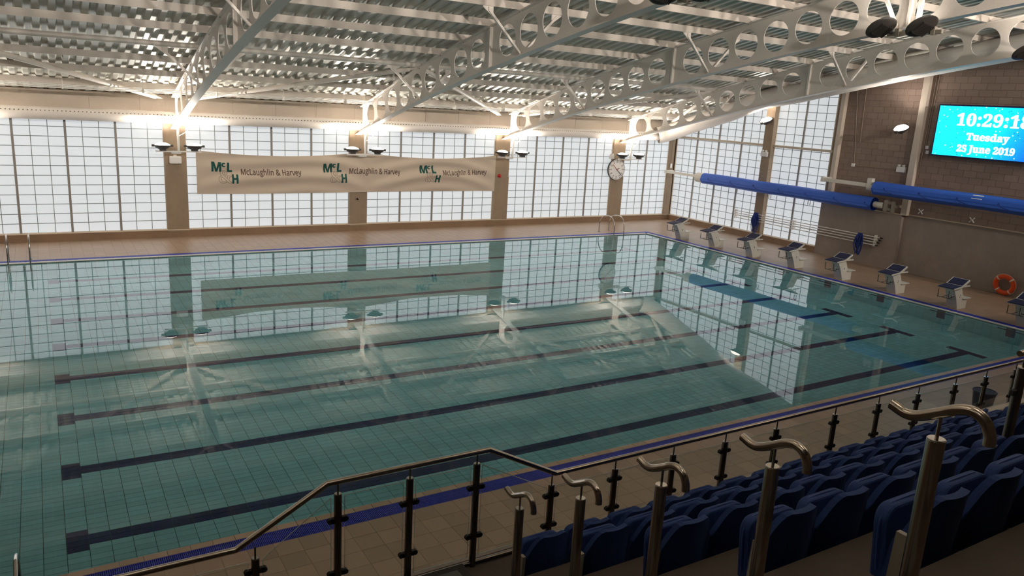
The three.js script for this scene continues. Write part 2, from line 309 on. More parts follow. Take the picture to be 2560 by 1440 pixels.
windowBay(1.12, 3.97, 0.28, 4.05, 2, farWall, 'narrow translucent window bay right of the pace clock');
const w7 = windowBay(-3.28, 2.3, 0.28, 6.3, 4, endWall, 'tall translucent end window beside the corner');
const w8 = windowBay(2.76, 5.62, 0.28, 6.9, 2, endWall, 'tall translucent end window beside the blockwork');
mesh('transom', rbox(-3.28, 2.3, 4.11, 4.21, 0.03, 0.14, 0.008, 1), M.frameW, w7); mesh('transom', rbox(2.76, 5.75, 4.11, 4.21, 0.03, 0.14, 0.008, 1), M.frameW, w8);

// ------------------------------------------------------------------ roof: corrugated deck, purlins, cellular beams, braces
{
  const pitch = 1 / 3, prof = [[0, 0.06], [0.115, 0.06], [0.155, 0], [0.29, 0]], pts = [];
  for (let x = LEFT_X; x < WALL_X + 0.3; x += pitch) for (const [u, h] of prof) pts.push([x + u, h]);
  const zs = []; for (let z = -3.7; z <= BACK_Z + 0.1; z += 1.1) zs.push(z);
  const f = [];
  for (let i = 0; i + 1 < zs.length; i++) for (let j = 0; j + 1 < pts.length; j++) {
    const [xa, ha] = pts[j], [xb, hb] = pts[j + 1], a = ROOF(zs[i]), b = ROOF(zs[i + 1]);
    f.push([[xa, a + ha, zs[i]], [xb, a + hb, zs[i]], [xb, b + hb, zs[i + 1]], [xa, b + ha, zs[i + 1]]]);
  }
  const top = [];
  for (let i = 0; i + 1 < zs.length; i++) top.push([[LEFT_X - 0.3, ROOF(zs[i]) + 0.3, zs[i]], [LEFT_X - 0.3, ROOF(zs[i + 1]) + 0.3, zs[i + 1]], [WALL_X + 0.6, ROOF(zs[i + 1]) + 0.3, zs[i + 1]], [WALL_X + 0.6, ROOF(zs[i]) + 0.3, zs[i]]]);
  structure('ceiling', [quads(f), quads(top)], M.deckMetal, 'galvanised corrugated roof deck');

  // purlins along the hall, one tube among them
  const pz = [-1.95, -0.5, 0.95, 2.42, 3.92, 5.4, 6.92, 8.44, 9.84, 11.3, 12.8, 14.3, 15.8, 17.3, 18.8, 20.3, 21.8, 23.3, 24.8, 26.3, 27.8, 29.3];
  pz.forEach((z, k) => {
    const y = beamTop(z), o = k === 3 ? mesh('roof_tube', rod([LEFT_X, y + 0.07, z], [WALL_X, y + 0.07, z], 0.075, 16), M.brace)
      : mesh('roof_purlin', box(LEFT_X, WALL_X, y + 0.0, y + 0.18, z - 0.045, z + 0.045), M.purlin, scene, true);
    tag(o, k === 3 ? 'round steel tube under the roof deck where the braces meet' : `straight pale roof purlin, ${ORD[k]} counted from the far wall`, 'purlin', 'purlins under the roof deck');
  });

  // cellular beams
  const holes = []; for (let z = -1.95; z < 6.3; z += 1.015) holes.push(z); for (let z = 7.75; z < 29; z += 1.02) holes.push(z);
  const shape = new THREE.Shape(), Z0 = -2.78, Z1 = 30.5, n = 40;
  for (let i = 0; i <= n; i++) { const z = Z0 + (Z1 - Z0) * i / n; i ? shape.lineTo(z, beamBottom(z)) : shape.moveTo(z, beamBottom(z)); }
  for (let i = n; i >= 0; i--) { const z = Z0 + (Z1 - Z0) * i / n; shape.lineTo(z, beamTop(z) - 0.02); }
  for (const z of holes) { const h = new THREE.Path(), y = (beamBottom(z) + beamTop(z)) / 2; h.absarc(z, y, z < -1.5 ? 0.38 : 0.41, 0, Math.PI * 2, true); shape.holes.push(h); }
  const web = new THREE.ExtrudeGeometry(shape, { depth: 0.016, bevelEnabled: false, curveSegments: 20 }).rotateY(-Math.PI / 2).translate(0.008, 0, 0);
  const strip = (fn, za, zb, t, w0, w1 = w0) => { const rings = []; for (let i = 0; i <= 40; i++) { const z = za + (zb - za) * i / 40, w = w0 + (w1 - w0) * i / 40, y = fn(z); rings.push([[-w, y, z], [w, y, z], [w, y + t, z], [-w, y + t, z]]); } return solid(rings); };
  const lower = strip((z) => beamBottom(z) - 0.022, -3.28, Z1, 0.022, 0.125), upper = strip((z) => beamTop(z) - 0.022, Z0, Z1, 0.022, 0.115);
  const stiff = [6.95, 14.6, 22].flatMap((z) => [box(-0.1, 0.1, beamBottom(z), beamTop(z) - 0.02, z - 0.03, z + 0.03)]);
  const seat = quads([[[-0.008, beamBottom(-2.78), -2.78], [-0.008, beamBottom(-2.78) + 0.16, -2.78], [-0.008, beamBottom(-3.2), -3.2], [-0.008, beamBottom(-3.2), -3.2]], [[0.008, beamBottom(-2.78), -2.78], [0.008, beamBottom(-3.2), -3.2], [0.008, beamBottom(-2.78) + 0.16, -2.78], [0.008, beamBottom(-2.78) + 0.16, -2.78]]]);
  const fly = (z, s) => { const y = beamBottom(z) + 0.03, yt = beamTop(z); return merge([solid([[[s * 0.03, y, z - 0.04], [s * 0.03, y + 0.07, z - 0.04], [s * 0.03, y + 0.07, z + 0.04], [s * 0.03, y, z + 0.04]], [[s * 1.0, yt - 0.11, z - 0.04], [s * 1.0, yt - 0.02, z - 0.04], [s * 1.0, yt - 0.02, z + 0.04], [s * 1.0, yt - 0.11, z + 0.04]]]), solid([[[s * 0.86, yt - 0.24, z - 0.012], [s * 0.86, yt + 0.02, z - 0.012], [s * 0.86, yt + 0.02, z + 0.012], [s * 0.86, yt - 0.24, z + 0.012]], [[s * 1.16, yt - 0.03, z - 0.012], [s * 1.16, yt + 0.02, z - 0.012], [s * 1.16, yt + 0.02, z + 0.012], [s * 1.16, yt - 0.03, z + 0.012]]])]); };
  const bolts = []; for (const z of pz) for (const s of [-0.07, 0.07]) bolts.push(new THREE.CylinderGeometry(0.014, 0.014, 0.02, 6).translate(s, beamTop(z) - 0.03, z));
  const where = ['far outside the left edge', 'just outside the left edge', 'over the left end of the banner', 'over the middle of the banner', 'over the right end of the banner', 'over the pace clock'];
  BEAMS.forEach((x, k) => {
    const b = thing('roof_beam', `white curved roof beam with round holes, ${where[k]}`, 'beam', [x, 0, 0], 0, 'cellular roof beams');
    mesh('web', [web, seat], M.steel, b, true); mesh('bottom_flange', lower, M.steel, b, true); mesh('top_flange', upper, M.steel, b, true);
    for (const s of stiff) mesh('stiffener', s, M.steel, b);
    for (const z of [2.42, 8.44, 14.3, 20.3]) for (const s of [-1, 1]) mesh('fly_brace', fly(z, s), M.brace, b);
    mesh('bolts', bolts, M.darkSteel, b);
  });
  // wind braces between column heads and the tube
  const node = (x) => [x, beamTop(2.42) + 0.0, 2.42], head = (x, s) => [x + s * 0.35, 4.78, -3.05];
  const B = [['left of the first visible beam', head(-18.91, -1), node(-25.45)], ['right of the first visible beam', head(-18.91, 1), node(-12.3)], ['behind the second visible beam', head(-5.71, -1), node(-12.3)], ['right of the third visible beam', head(-5.71, 1), node(0.8)], ['beyond the last beam towards the corner', head(3.9, -1), node(0.8)]];
  for (const [w, a, b] of B) {
    const A = V(...a), D = V(...b).sub(A).normalize(), e = A.clone().addScaledVector(D, 0.35), q = V(...b).addScaledVector(D, -0.4);
    const o = thing('wind_brace', `pale slanting roof tube ${w}`, 'brace');
    mesh('tube', rod(e.toArray(), q.toArray(), 0.075, 16), M.brace, o);
    mesh('end_plate', rod(a, e.toArray(), 0.02, 4, 0.05), M.brace, o); mesh('end_plate', rod(q.toArray(), b, 0.05, 4, 0.02), M.brace, o);
  }
  // cable tray near the eaves: three rails on hangers
  const ct = thing('cable_tray', 'white three-rail cable tray under the roof near the far wall', 'cable tray');
  for (const [dy, dz] of [[0, 0], [0.045, 0.1], [0.09, 0.2]]) mesh('rail', rod([LEFT_X + 1, 4.98 + dy, -1.75 + dz], [2.5, 4.98 + dy, -1.75 + dz], 0.016, 8), M.whitePaint, ct);
  for (let x = -31; x < 2.4; x += 2.2) mesh('hanger', [box(x - 0.015, x + 0.015, 4.95, 5.1, -1.78, -1.5), rod([x, 5.05, -1.62], [x, ROOF(-1.62), -1.62], 0.008, 6)], M.whitePaint, ct);
}
// ------------------------------------------------------------------ fabric air ducts
{
  const d = thing('air_duct', 'long pale perforated fabric duct running along the far wall', 'duct');
  const L = 34, x0 = -31.2, n = 170, rings = 22, pos = [], idx = [], uv = [];
  for (let i = 0; i <= n; i++) for (let j = 0; j <= rings; j++) {
    const x = x0 + L * i / n, a = j / rings * Math.PI * 2, seam = Math.abs(((x + 40) % 2.2) - 1.1) < 0.12 ? 0.006 : 0, r = 0.2 + 0.004 * Math.sin(x * 9 + a * 3) + 0.003 * Math.sin(x * 31 + a * 5) - seam;
    pos.push(x, 4.165 + r * Math.cos(a), -2.96 + r * Math.sin(a)); uv.push(x, a * 0.2);
  }
  for (let i = 0; i < n; i++) for (let j = 0; j < rings; j++) { const a = i * (rings + 1) + j, b = a + rings + 1; idx.push(a, a + 1, b, b, a + 1, b + 1); }
  const g = new THREE.BufferGeometry(); g.setAttribute('position', new THREE.Float32BufferAttribute(pos, 3)); g.setAttribute('uv', new THREE.Float32BufferAttribute(uv, 2)); g.setIndex(idx); g.computeVertexNormals();
  const m = mesh('sleeve', g, M.duct, d); m.userData.label = 'pale wrinkled fabric sleeve';
  const hole = [];
  for (let x = -25; x < 2.6; x += 0.115) hole.push(box(x - 0.017, x + 0.017, -0.012, 0.012, 0.19, 0.206).rotateX(-0.45).translate(0, 4.165, -2.96));
  const h = mesh('air_holes', hole, M.ductHole, d); h.userData.kind = 'stuff';
  const e = thing('air_duct', 'wide pale fabric duct rising with the roof along the end wall', 'duct');
  const path = [[2.75, 4.2, -2.96], [3.2, 4.35, -2.7], [3.4, 4.6, -2.1], [3.42, 5.0, -0.8], [3.42, 5.45, 0.8], [3.42, 6.05, 2.6]];
  for (let z = 4.4; z < 24; z += 2.4) path.push([3.42, beamBottom(z) + 0.72, z]);
  mesh('sleeve', tube(path, 0.4, 120, 24), M.duct, e);
  for (let z = 3.2; z < 20; z += 2.2) mesh('hanger', [rod([3.42, beamBottom(z) + 1.05, z], [3.42, beamTop(z) + 0.2, z], 0.006, 6)], M.darkSteel, e);
}
// ------------------------------------------------------------------ floodlights on the far wall
const bowl = new THREE.LatheGeometry([[0.001, 0], [0.09, 0.005], [0.15, 0.035], [0.19, 0.085], [0.2, 0.1], [0.192, 0.104], [0.178, 0.09]].map(([r, y]) => new THREE.Vector2(r, y)), 28);
const lens = new THREE.LatheGeometry([[0.001, 0.16], [0.08, 0.153], [0.145, 0.128], [0.18, 0.088]].map(([r, y]) => new THREE.Vector2(r, y)), 28);
function floodlight(pos, label, { tiltX = 0, tiltZ = 0, power = LAMP_POWER, group } = {}) {
  const o = thing('floodlight', label, 'floodlight', pos, 0, group);
  o.rotation.set(tiltX, 0, tiltZ); o.scale.setScalar(1.4);
  mesh('housing', [bowl, box(-0.07, 0.07, -0.03, 0.02, -0.06, 0.06), box(-0.235, -0.18, 0.06, 0.11, -0.03, 0.03), box(0.18, 0.235, 0.06, 0.11, -0.03, 0.03)], M.lampBody, o);
  mesh('lamp_lens', lens, power ? M.lampGlass : M.lampOff, o);
  if (power) { const l = new THREE.SpotLight(LAMP, power, 0, 1.35, 0.5, 2); l.name = 'lamp_light'; l.position.set(0, 0.18, 0); l.target.position.set(0, 2, 0); l.shadow.radius = 7; l.castShadow = true; o.add(l); o.add(l.target); }
  return o;
}
{
  const at = ['left of the banner', 'at the middle of the banner', 'at the right end of the banner', 'above the pace clock'];
  [-25.45, -18.91, -12.3, -5.71, 0.8].forEach((x, k) => {
    const z = -2.5, y = 3.1, b = thing('lamp_bracket', k ? `white lamp bracket hanging ${at[k - 1]}` : 'white lamp bracket outside the left edge', 'bracket', [x, 0, z], 0, 'lamp brackets');
    mesh('stem', box(-0.035, 0.035, y - 0.02, beamBottom(z) - 0.02, -0.03, 0.03), M.whitePaint, b);
    mesh('crossbar', rbox(-0.72, 0.72, y - 0.05, y - 0.005, -0.03, 0.03, 0.006, 1), M.whitePaint, b);
    mesh('ballast_box', rbox(-0.22, 0.08, y - 0.11, y - 0.02, -0.2, -0.02, 0.01), M.plasticW, b);
    mesh('cable', tube([[0.03, y + 0.5, 0.03], [0.22, y + 0.62, 0.03], [0.3, y + 0.72, 0.03], [0.26, y + 0.84, 0.03], [0.1, y + 0.86, 0.03]], 0.012, 24, 6), M.whitePaint, b);
    for (const s of [-1, 1]) floodlight([x + s * 0.5, y + 0.04, z], k ? `upturned floodlight ${at[k - 1]}, ${s < 0 ? 'left' : 'right'} of its pair` : `upturned floodlight outside the left edge, ${s < 0 ? 'left' : 'right'} of its pair`, { group: 'floodlight pairs along the far wall' });
  });
  // two lamps on the end wall
  for (const [z, w] of [[2.5, 'on the column between the end windows'], [8.72, 'on the taupe blockwork']]) {
    const f = floodlight([4.0, 5.12, z], `glowing wall floodlight ${w}`, { tiltZ: 0.5, power: WALL_LAMP_POWER, group: 'floodlights on the end wall' });
    mesh('arm', rod([0.02, 0.0, 0], [0.2, -0.06, 0], 0.02, 8), M.conduit, f);
  }
  // pairs hanging from the beams nearer the stand, one of them seen from below at the upper right; the stand row is added, unseen fill
  const disc = new THREE.LatheGeometry([[0.001, 0.02], [0.16, 0.03], [0.3, 0.05], [0.33, 0.045], [0.34, 0.03], [0.3, 0.0], [0.16, -0.03], [0.001, -0.04]].map(([r, y]) => new THREE.Vector2(r, y)), 30);
  const glow = new THREE.LatheGeometry([[0.001, 0.056], [0.15, 0.054], [0.27, 0.05]].map(([r, y]) => new THREE.Vector2(r, y)), 30);
  const at2 = ['the beam just outside the left edge', 'the beam over the left end of the banner', 'the beam over the middle of the banner', 'the beam over the right end of the banner', 'the beam over the pace clock'];
  for (const [zr, power, row] of [[14.7, HALL_LAMP_POWER, 'over the near lanes'], [25.0, STAND_FILL_POWER, 'added over the stand']]) [-25.45, -18.91, -12.3, -5.71, 0.8].forEach((x, k) => {
    const seen = k === 3 && zr < 20, y0 = beamBottom(zr) - 0.13;
    const b = thing('lamp_bracket', seen ? 'grey lamp bracket hanging from the roof near the upper right corner' : `grey lamp bracket ${row} under ${at2[k]}`.replace('the beam over', 'beam above').replace('the ', '').replace('the ', ''), 'bracket', [x - 0.07, 0, zr], 0, 'lamp brackets');
    mesh('stem', box(-0.045, 0.045, y0, beamBottom(zr) + 0.75, 0.1, 0.19), M.purlin, b);
    mesh('crossbar', rbox(-0.04, 0.04, y0 - 0.08, y0 + 0.01, -0.55, 0.75, 0.008, 1), M.seatMetal, b);
    for (const z of [-0.3, 0.55]) mesh('clamp', rbox(-0.06, 0.06, y0 - 0.1, y0 + 0.08, z - 0.05, z + 0.05, 0.01), M.seatMetal, b);
    for (const [dx, dz, w] of [[-0.42, -0.45, 'left'], [-0.3, 0.45, 'right']]) {
      const o = thing('floodlight', seen ? `dark round floodlight seen from below at the upper right, ${w} of two` : `round floodlight ${row} under ${at2[k]}, ${w} one`.replace('the beam over', 'beam above').replace('the ', '').replace('the ', ''), 'floodlight', [x - 0.07 + dx, y0 + 0.04, zr + dz], 0, 'hanging floodlights');
      o.rotation.set(-0.62, 0, -0.2);
      mesh('housing', disc, M.lampBody, o); mesh('lamp_lens', glow, M.lampGlass, o);
      const l = new THREE.SpotLight(LAMP, power, 0, 1.1, 0.8, 2); l.name = 'lamp_light'; l.position.set(0, 0.075, 0); l.target.position.set(0, 2, 0); l.shadow.radius = 10; l.castShadow = true; o.add(l); o.add(l.target);
      for (let q = -4; q <= 4; q++) mesh('cooling_fin', box(q * 0.04 - 0.008, q * 0.04 + 0.008, -0.09, -0.02, -0.16, 0.16), M.lampBody, o);
      mesh('arm', box(0.05, 0.36, -0.03, 0.03, -0.03, 0.03), M.lampBody, o);
    }
  });
}
// ------------------------------------------------------------------ floodlights added unseen above the stand, for frontal light across the pool
[-28.7, -22.2, -15.6, -9.0, -2.45, 2.9].forEach((x, k) => {
  const z = 23.2, y = 8.5, o = thing('floodlight', `big added floodlight above the stand aimed across the pool, ${ORD[k]} from the left`, 'floodlight', [x, y, z], 0, 'added floodlights aimed across the pool');
  mesh('housing', [rbox(-0.3, 0.3, -0.2, 0.2, -0.05, 0.18, 0.03), box(-0.33, 0.33, 0.2, 0.22, -0.1, 0.15)], M.lampBody, o);
  mesh('lamp_lens', rbox(-0.26, 0.26, -0.16, 0.16, -0.06, -0.045, 0.006, 1), M.lampGlass, o);
  mesh('yoke', [box(-0.34, -0.31, -0.04, 0.5, 0.02, 0.08), box(0.31, 0.34, -0.04, 0.5, 0.02, 0.08), box(-0.34, 0.34, 0.47, 0.5, 0.02, 0.08), rod([0, 0.5, 0.05], [0, ROOF(z) - y, 0.05], 0.025, 10)], M.lampBody, o);
  const l = new THREE.SpotLight(LAMP, CROSS_FILL_POWER, 0, 0.95, 1, 2); l.name = 'lamp_light'; l.position.set(0, 0, -0.1); l.target.position.set(0, -0.9, -20); l.shadow.radius = 10; l.castShadow = true; o.add(l); o.add(l.target);
});
// ------------------------------------------------------------------ banner
{
  const X0 = -18.27, X1 = -6.13, TOP = 3.08, BOT = 1.55, n = 220, k = 36, pos = [], uv = [], idx = [];
  const mid = -11.9;
  const sag = (x) => { const a = x < mid ? (x - X0) / (mid - 0.55 - X0) : (x - mid) / (X1 - mid); const t = Math.min(1, Math.max(0, a)); return 0.17 * 4 * t * (1 - t); };
  for (let j = 0; j <= k; j++) for (let i = 0; i <= n; i++) {
    const x = X0 + (X1 - X0) * i / n, v = j / k, L = x < mid ? (x - X0) / (mid - X0) : (x - mid) / (X1 - mid), t = Math.min(1, Math.max(0, L));
    const y = BOT + (TOP - BOT) * v - sag(x) * Math.pow(v, 1.5) + 0.02 * (1 - v) * Math.sin(x * 0.5);
    const swag = (1 - v) + 0.9 * 4 * t * (1 - t) * 0.42;          // folds hang like garlands from the fixings
    const drape = Math.sin(swag * 15.5 + 0.6 * Math.sin(x * 1.3)) * 0.05 * Math.sin(Math.PI * Math.min(1, t * 1.0)) ** 0.6 + Math.sin(swag * 7 + 1) * 0.045 * 4 * t * (1 - t);
    pos.push(x, y, -3.16 + drape); uv.push(i / n, v);
  }
  for (let j = 0; j < k; j++) for (let i = 0; i < n; i++) { const a = j * (n + 1) + i, b = a + n + 1; idx.push(a, a + 1, b + 1, a, b + 1, b); }
  const g = new THREE.BufferGeometry(); g.setAttribute('position', new THREE.Float32BufferAttribute(pos, 3)); g.setAttribute('uv', new THREE.Float32BufferAttribute(uv, 2)); g.setIndex(idx); g.computeVertexNormals();
  const tex = canvasTex(2048, 260, (c, w, h) => {
    c.fillStyle = '#c6b6a5'; c.fillRect(0, 0, w, h);
    const px = (x) => (x - X0) / (X1 - X0) * w;
    const q = h / 1.53, fs = (m) => m * q, kx = w / (X1 - X0) / q;      // metres to pixels; the sheet's print is squeezed sideways by kx
    for (const [x, lw, tx, tl] of [[-17.8, 0.97, -16.77, 2.2], [-13.74, 0.98, -12.7, 2.16], [-9.72, 0.98, -8.67, 2.11]]) {
      c.save(); c.translate(px(x), 0); c.scale(kx * lw / 1.2, 0.93); c.translate(0, fs(0.02));
      c.textBaseline = 'alphabetic'; c.textAlign = 'left'; c.lineJoin = 'round';
      const put = (s, f, X, Y, W, H) => { c.font = f; const m = c.measureText(s).width; c.save(); c.translate(fs(X), fs(Y)); c.scale(fs(W) / m, H ?? 1); c.fillText(s, 0, 0); c.strokeText(s, 0, 0); c.restore(); };
      c.fillStyle = c.strokeStyle = '#0f4a43'; c.lineWidth = 3;
      put('M', `bold ${Math.round(fs(0.52))}px sans-serif`, 0, 0.74, 0.5); put('L', `bold ${Math.round(fs(0.52))}px sans-serif`, 0.66, 0.74, 0.27); put('c', `bold ${Math.round(fs(0.3))}px sans-serif`, 0.46, 0.55, 0.17);
      put('H', `bold ${Math.round(fs(0.5))}px sans-serif`, 0.86, 1.2, 0.34);
      c.fillStyle = '#c6b6a5'; c.strokeStyle = '#6d5f55'; c.lineWidth = 2.5; put('&', `bold ${Math.round(fs(0.66))}px serif`, 0.3, 1.18, 0.6);
      c.restore();
      c.fillStyle = c.strokeStyle = '#5a463f'; c.lineWidth = 2; c.font = `${Math.round(fs(0.3))}px sans-serif`;
      c.save(); c.translate(px(tx), fs(0.8)); c.scale((px(tx + tl) - px(tx)) / c.measureText('McLaughlin & Harvey').width, 1); c.fillText('McLaughlin & Harvey', 0, 0); c.strokeText('McLaughlin & Harvey', 0, 0); c.restore();
    }
  });
  tex.anisotropy = 8;
  const b = thing('banner', 'long beige cloth banner with three dark green McL & H logos', 'banner');
  const cloth = mesh('cloth', g, P({ map: tex, roughness: 0.85, side: THREE.DoubleSide }), b);
  cloth.userData.label = 'sagging printed beige cloth';
  mesh('cord', [rod([X0, TOP, -3.16], [X0 - 0.15, TOP + 0.05, -3.28], 0.006, 6), rod([X1, TOP, -3.16], [X1 + 0.12, TOP + 0.02, -3.29], 0.006, 6)], M.black, b);
}
// ------------------------------------------------------------------ small things on the far wall
{
  const face = canvasTex(512, 512, (c, w) => {
    c.fillStyle = '#e8e4e0'; c.fillRect(0, 0, w, w); c.translate(w / 2, w / 2); c.fillStyle = '#1c1c1e'; c.textAlign = 'center'; c.textBaseline = 'middle';
    for (let k = 0; k < 60; k++) { c.save(); c.rotate(k * Math.PI / 30); c.fillRect(k % 5 ? -3 : -7, -248, k % 5 ? 6 : 14, k % 5 ? 22 : 34); c.restore(); }
    c.font = 'bold 44px sans-serif';
    for (let k = 1; k <= 12; k++) { const a = k * Math.PI / 6; c.fillText(String(k * 5), Math.sin(a) * 182, -Math.cos(a) * 182); }
  });
  const o = thing('pace_clock', 'big round white pace clock with black and red hands', 'clock', [0.58, 2.52, -3.22], 0);
  mesh('case', new THREE.CylinderGeometry(0.5, 0.5, 0.09, 48).rotateX(Math.PI / 2), M.black, o);
  mesh('dial', new THREE.CircleGeometry(0.488, 48).translate(0, 0, 0.047), S('#ffffff', 0.5, { map: face }), o);
  const hand = (a, r0, r1, w) => box(-w, w, r0, r1, 0.05, 0.058).rotateZ(-a);
  mesh('minute_hand', hand(2.3, -0.05, 0.42, 0.014), M.black, o); mesh('sweep_hand', hand(5.45, -0.08, 0.36, 0.009).translate(0, 0, 0.009), M.red, o); mesh('hour_hand', hand(1.15, -0.02, 0.17, 0.016).translate(0, 0, 0.004), M.black, o);
  const sp = (x, y, z, label, turn = 0) => { const s = thing('loudspeaker', label, 'speaker', [x, y, z], turn, 'wall loudspeakers'); mesh('cabinet', rbox(-0.19, 0.19, 0, 0.25, -0.02, 0.16, 0.03, 3), M.plasticW, s); mesh('bracket', box(-0.05, 0.05, 0.25, 0.3, -0.02, 0.05), M.plasticW, s); return s; };
  sp(-18.93, 2.6, -3.29, 'white box loudspeaker on the column left of the banner');
  for (const [x, w] of [[0.28, 'above the pace clock']]) { const e = thing('emergency_light', `white twin emergency light ${w}`, 'light', [x, 3.02, -3.31]); mesh('case', rbox(-0.14, 0.14, 0, 0.16, 0, 0.09, 0.012), M.plasticW, e); for (const s of [-0.07, 0.07]) mesh('spot', rod([s, 0.16, 0.05], [s, 0.23, 0.07], 0.035, 12, 0.045), M.plasticW, e); }
  const al = thing('alarm_sounder', 'small red fire alarm on the column right of the banner', 'alarm', [-5.83, 2.19, -3.29]); mesh('base', new THREE.CylinderGeometry(0.075, 0.085, 0.05, 20).rotateX(Math.PI / 2).translate(0, 0, 0.02), M.red, al); mesh('cap', new THREE.SphereGeometry(0.055, 16, 10).scale(1, 1, 0.7).translate(0, 0, 0.05), M.red, al);
  const ca = thing('wall_camera', 'small dark camera on the column below the banner', 'camera', [-12.33, 1.3, -3.27]); mesh('mount', rbox(-0.05, 0.05, -0.05, 0.05, 0, 0.04, 0.008), M.conduit, ca); mesh('eye', rod([0, 0, 0.03], [0, -0.03, 0.12], 0.03, 12), M.black, ca);
  const bx = thing('call_point', 'small white box on the corner column', 'switch', [4.1, 2.72, -3.28]); mesh('case', rbox(-0.05, 0.05, -0.11, 0.11, 0, 0.05, 0.01), M.plasticW, bx); mesh('conduit', rod([0.0, 0.11, 0.02], [0.0, 1.6, 0.02], 0.012, 8), M.conduit, bx);
}
// ------------------------------------------------------------------ pool ladders
function ladder(x, edge, out, label, reach = 0.5, top = 0.72) {   // out: +1 away from the water in z
  const o = thing('pool_ladder', label, 'ladder', [x, 0, edge], 0, 'chrome pool ladders');
  for (const s of [-0.27, 0.27]) {
    mesh('handrail', tube([[s, 0.0, out * (reach + 0.14)], [s, top * 0.55, out * (reach + 0.13)], [s, top * 0.95, out * (reach - 0.13)], [s, top, out * 0.18], [s, top * 0.82, out * -0.05], [s, top * 0.35, out * -0.15], [s, -0.4, out * -0.16], [s, -0.95, out * -0.16]], 0.021, 60, 10), M.chrome, o);
    mesh('flange', new THREE.CylinderGeometry(0.045, 0.05, 0.03, 16).translate(s, 0.012, out * (reach + 0.14)), M.chrome, o);
  }
  for (const y of [-0.3, -0.6]) mesh('rung', rbox(-0.27, 0.27, y - 0.015, y + 0.015, out * -0.16 - 0.04, out * -0.16 + 0.04, 0.01), M.chrome, o);
}
ladder(-1.7, 0, -1, 'bent chrome pool ladder at the far corner', 0.75, 0.78);
ladder(-23.66, 0, -1, 'chrome pool ladder at the left end of the far edge', 0.4, 0.82);
ladder(-23.72, 17, 1, 'chrome pool ladder at the bottom left corner', 0.4, 0.4);
// ------------------------------------------------------------------ starting blocks
{
  const num = (s) => canvasTex(64, 64, (c) => { c.fillStyle = '#d9d7cf'; c.fillRect(0, 0, 64, 64); c.fillStyle = '#111'; c.font = 'bold 58px sans-serif'; c.textAlign = 'center'; c.textBaseline = 'middle'; c.fillText(s, 32, 35); });
  for (let l = 1; l <= 8; l++) {
    const o = thing('starting_block', `white starting block with dark blue sloping platform, ${ORD[8 - l]} from the far corner`, 'starting block', [0, 0, lane(l)], 0, 'starting blocks along the end of the pool');
    const ring = (y, xa, xb, w) => [[xa, y, -w], [xb, y, -w], [xb, y, w], [xa, y, w]];
    mesh('pedestal', solid([ring(0, 0.52, 0.98, 0.16), ring(0.3, 0.4, 0.98, 0.155), ring(0.32, 0.39, 0.78, 0.155), ring(0.66, 0.2, 0.62, 0.14)]), M.block3, o);
    mesh('step', rbox(0.72, 1.14, 0.3, 0.335, -0.2, 0.2, 0.01), M.block3, o);
    const slab = (a, b, t, w, m, name) => mesh(name, solid([[[a[0], a[1] - t, -w], [a[0], a[1], -w], [a[0], a[1], w], [a[0], a[1] - t, w]], [[b[0], b[1] - t, -w], [b[0], b[1], -w], [b[0], b[1], w], [b[0], b[1] - t, w]]]), m, o);
    slab([-0.02, 0.695], [0.42, 0.745], 0.04, 0.26, M.block3, 'platform_frame'); slab([0.42, 0.745], [0.76, 0.915], 0.045, 0.26, M.block3, 'kick_frame');
    slab([-0.035, 0.7], [0.405, 0.752], 0.02, 0.24, M.platformBlue, 'platform_pad'); slab([0.44, 0.765], [0.735, 0.911], 0.015, 0.225, M.platformBlue, 'kick_pad');
    mesh('kick_support', [box(0.55, 0.9, 0.7, 0.735, -0.22, -0.19), box(0.55, 0.9, 0.7, 0.735, 0.19, 0.22), rod([0.7, 0.72, -0.2], [0.72, 0.87, -0.2], 0.012, 6), rod([0.7, 0.72, 0.2], [0.72, 0.87, 0.2], 0.012, 6)], M.block3, o);
    for (const s of [-0.22, 0.1]) mesh('handgrip', [rod([0.02, 0.36, s], [0.02, 0.6, s], 0.012, 8)], M.darkSteel, o);
    mesh('grip_bar', [rod([0.02, 0.37, -0.22], [0.02, 0.37, 0.22], 0.01, 8), rod([0.02, 0.37, 0.1], [0.36, 0.4, 0.1], 0.01, 8), rod([0.02, 0.37, -0.1], [0.36, 0.4, -0.1], 0.01, 8)], M.darkSteel, o);
    mesh('number', new THREE.PlaneGeometry(0.12, 0.14).translate(0.55, 0.42, 0.157), S('#ffffff', 0.5, { map: num(String(l)) }), o);
    mesh('number', new THREE.PlaneGeometry(0.12, 0.12).rotateY(-Math.PI / 2).rotateZ(0.25).translate(0.33, 0.38, 0.02), S('#ffffff', 0.5, { map: num(String(l)) }), o);
  }
}
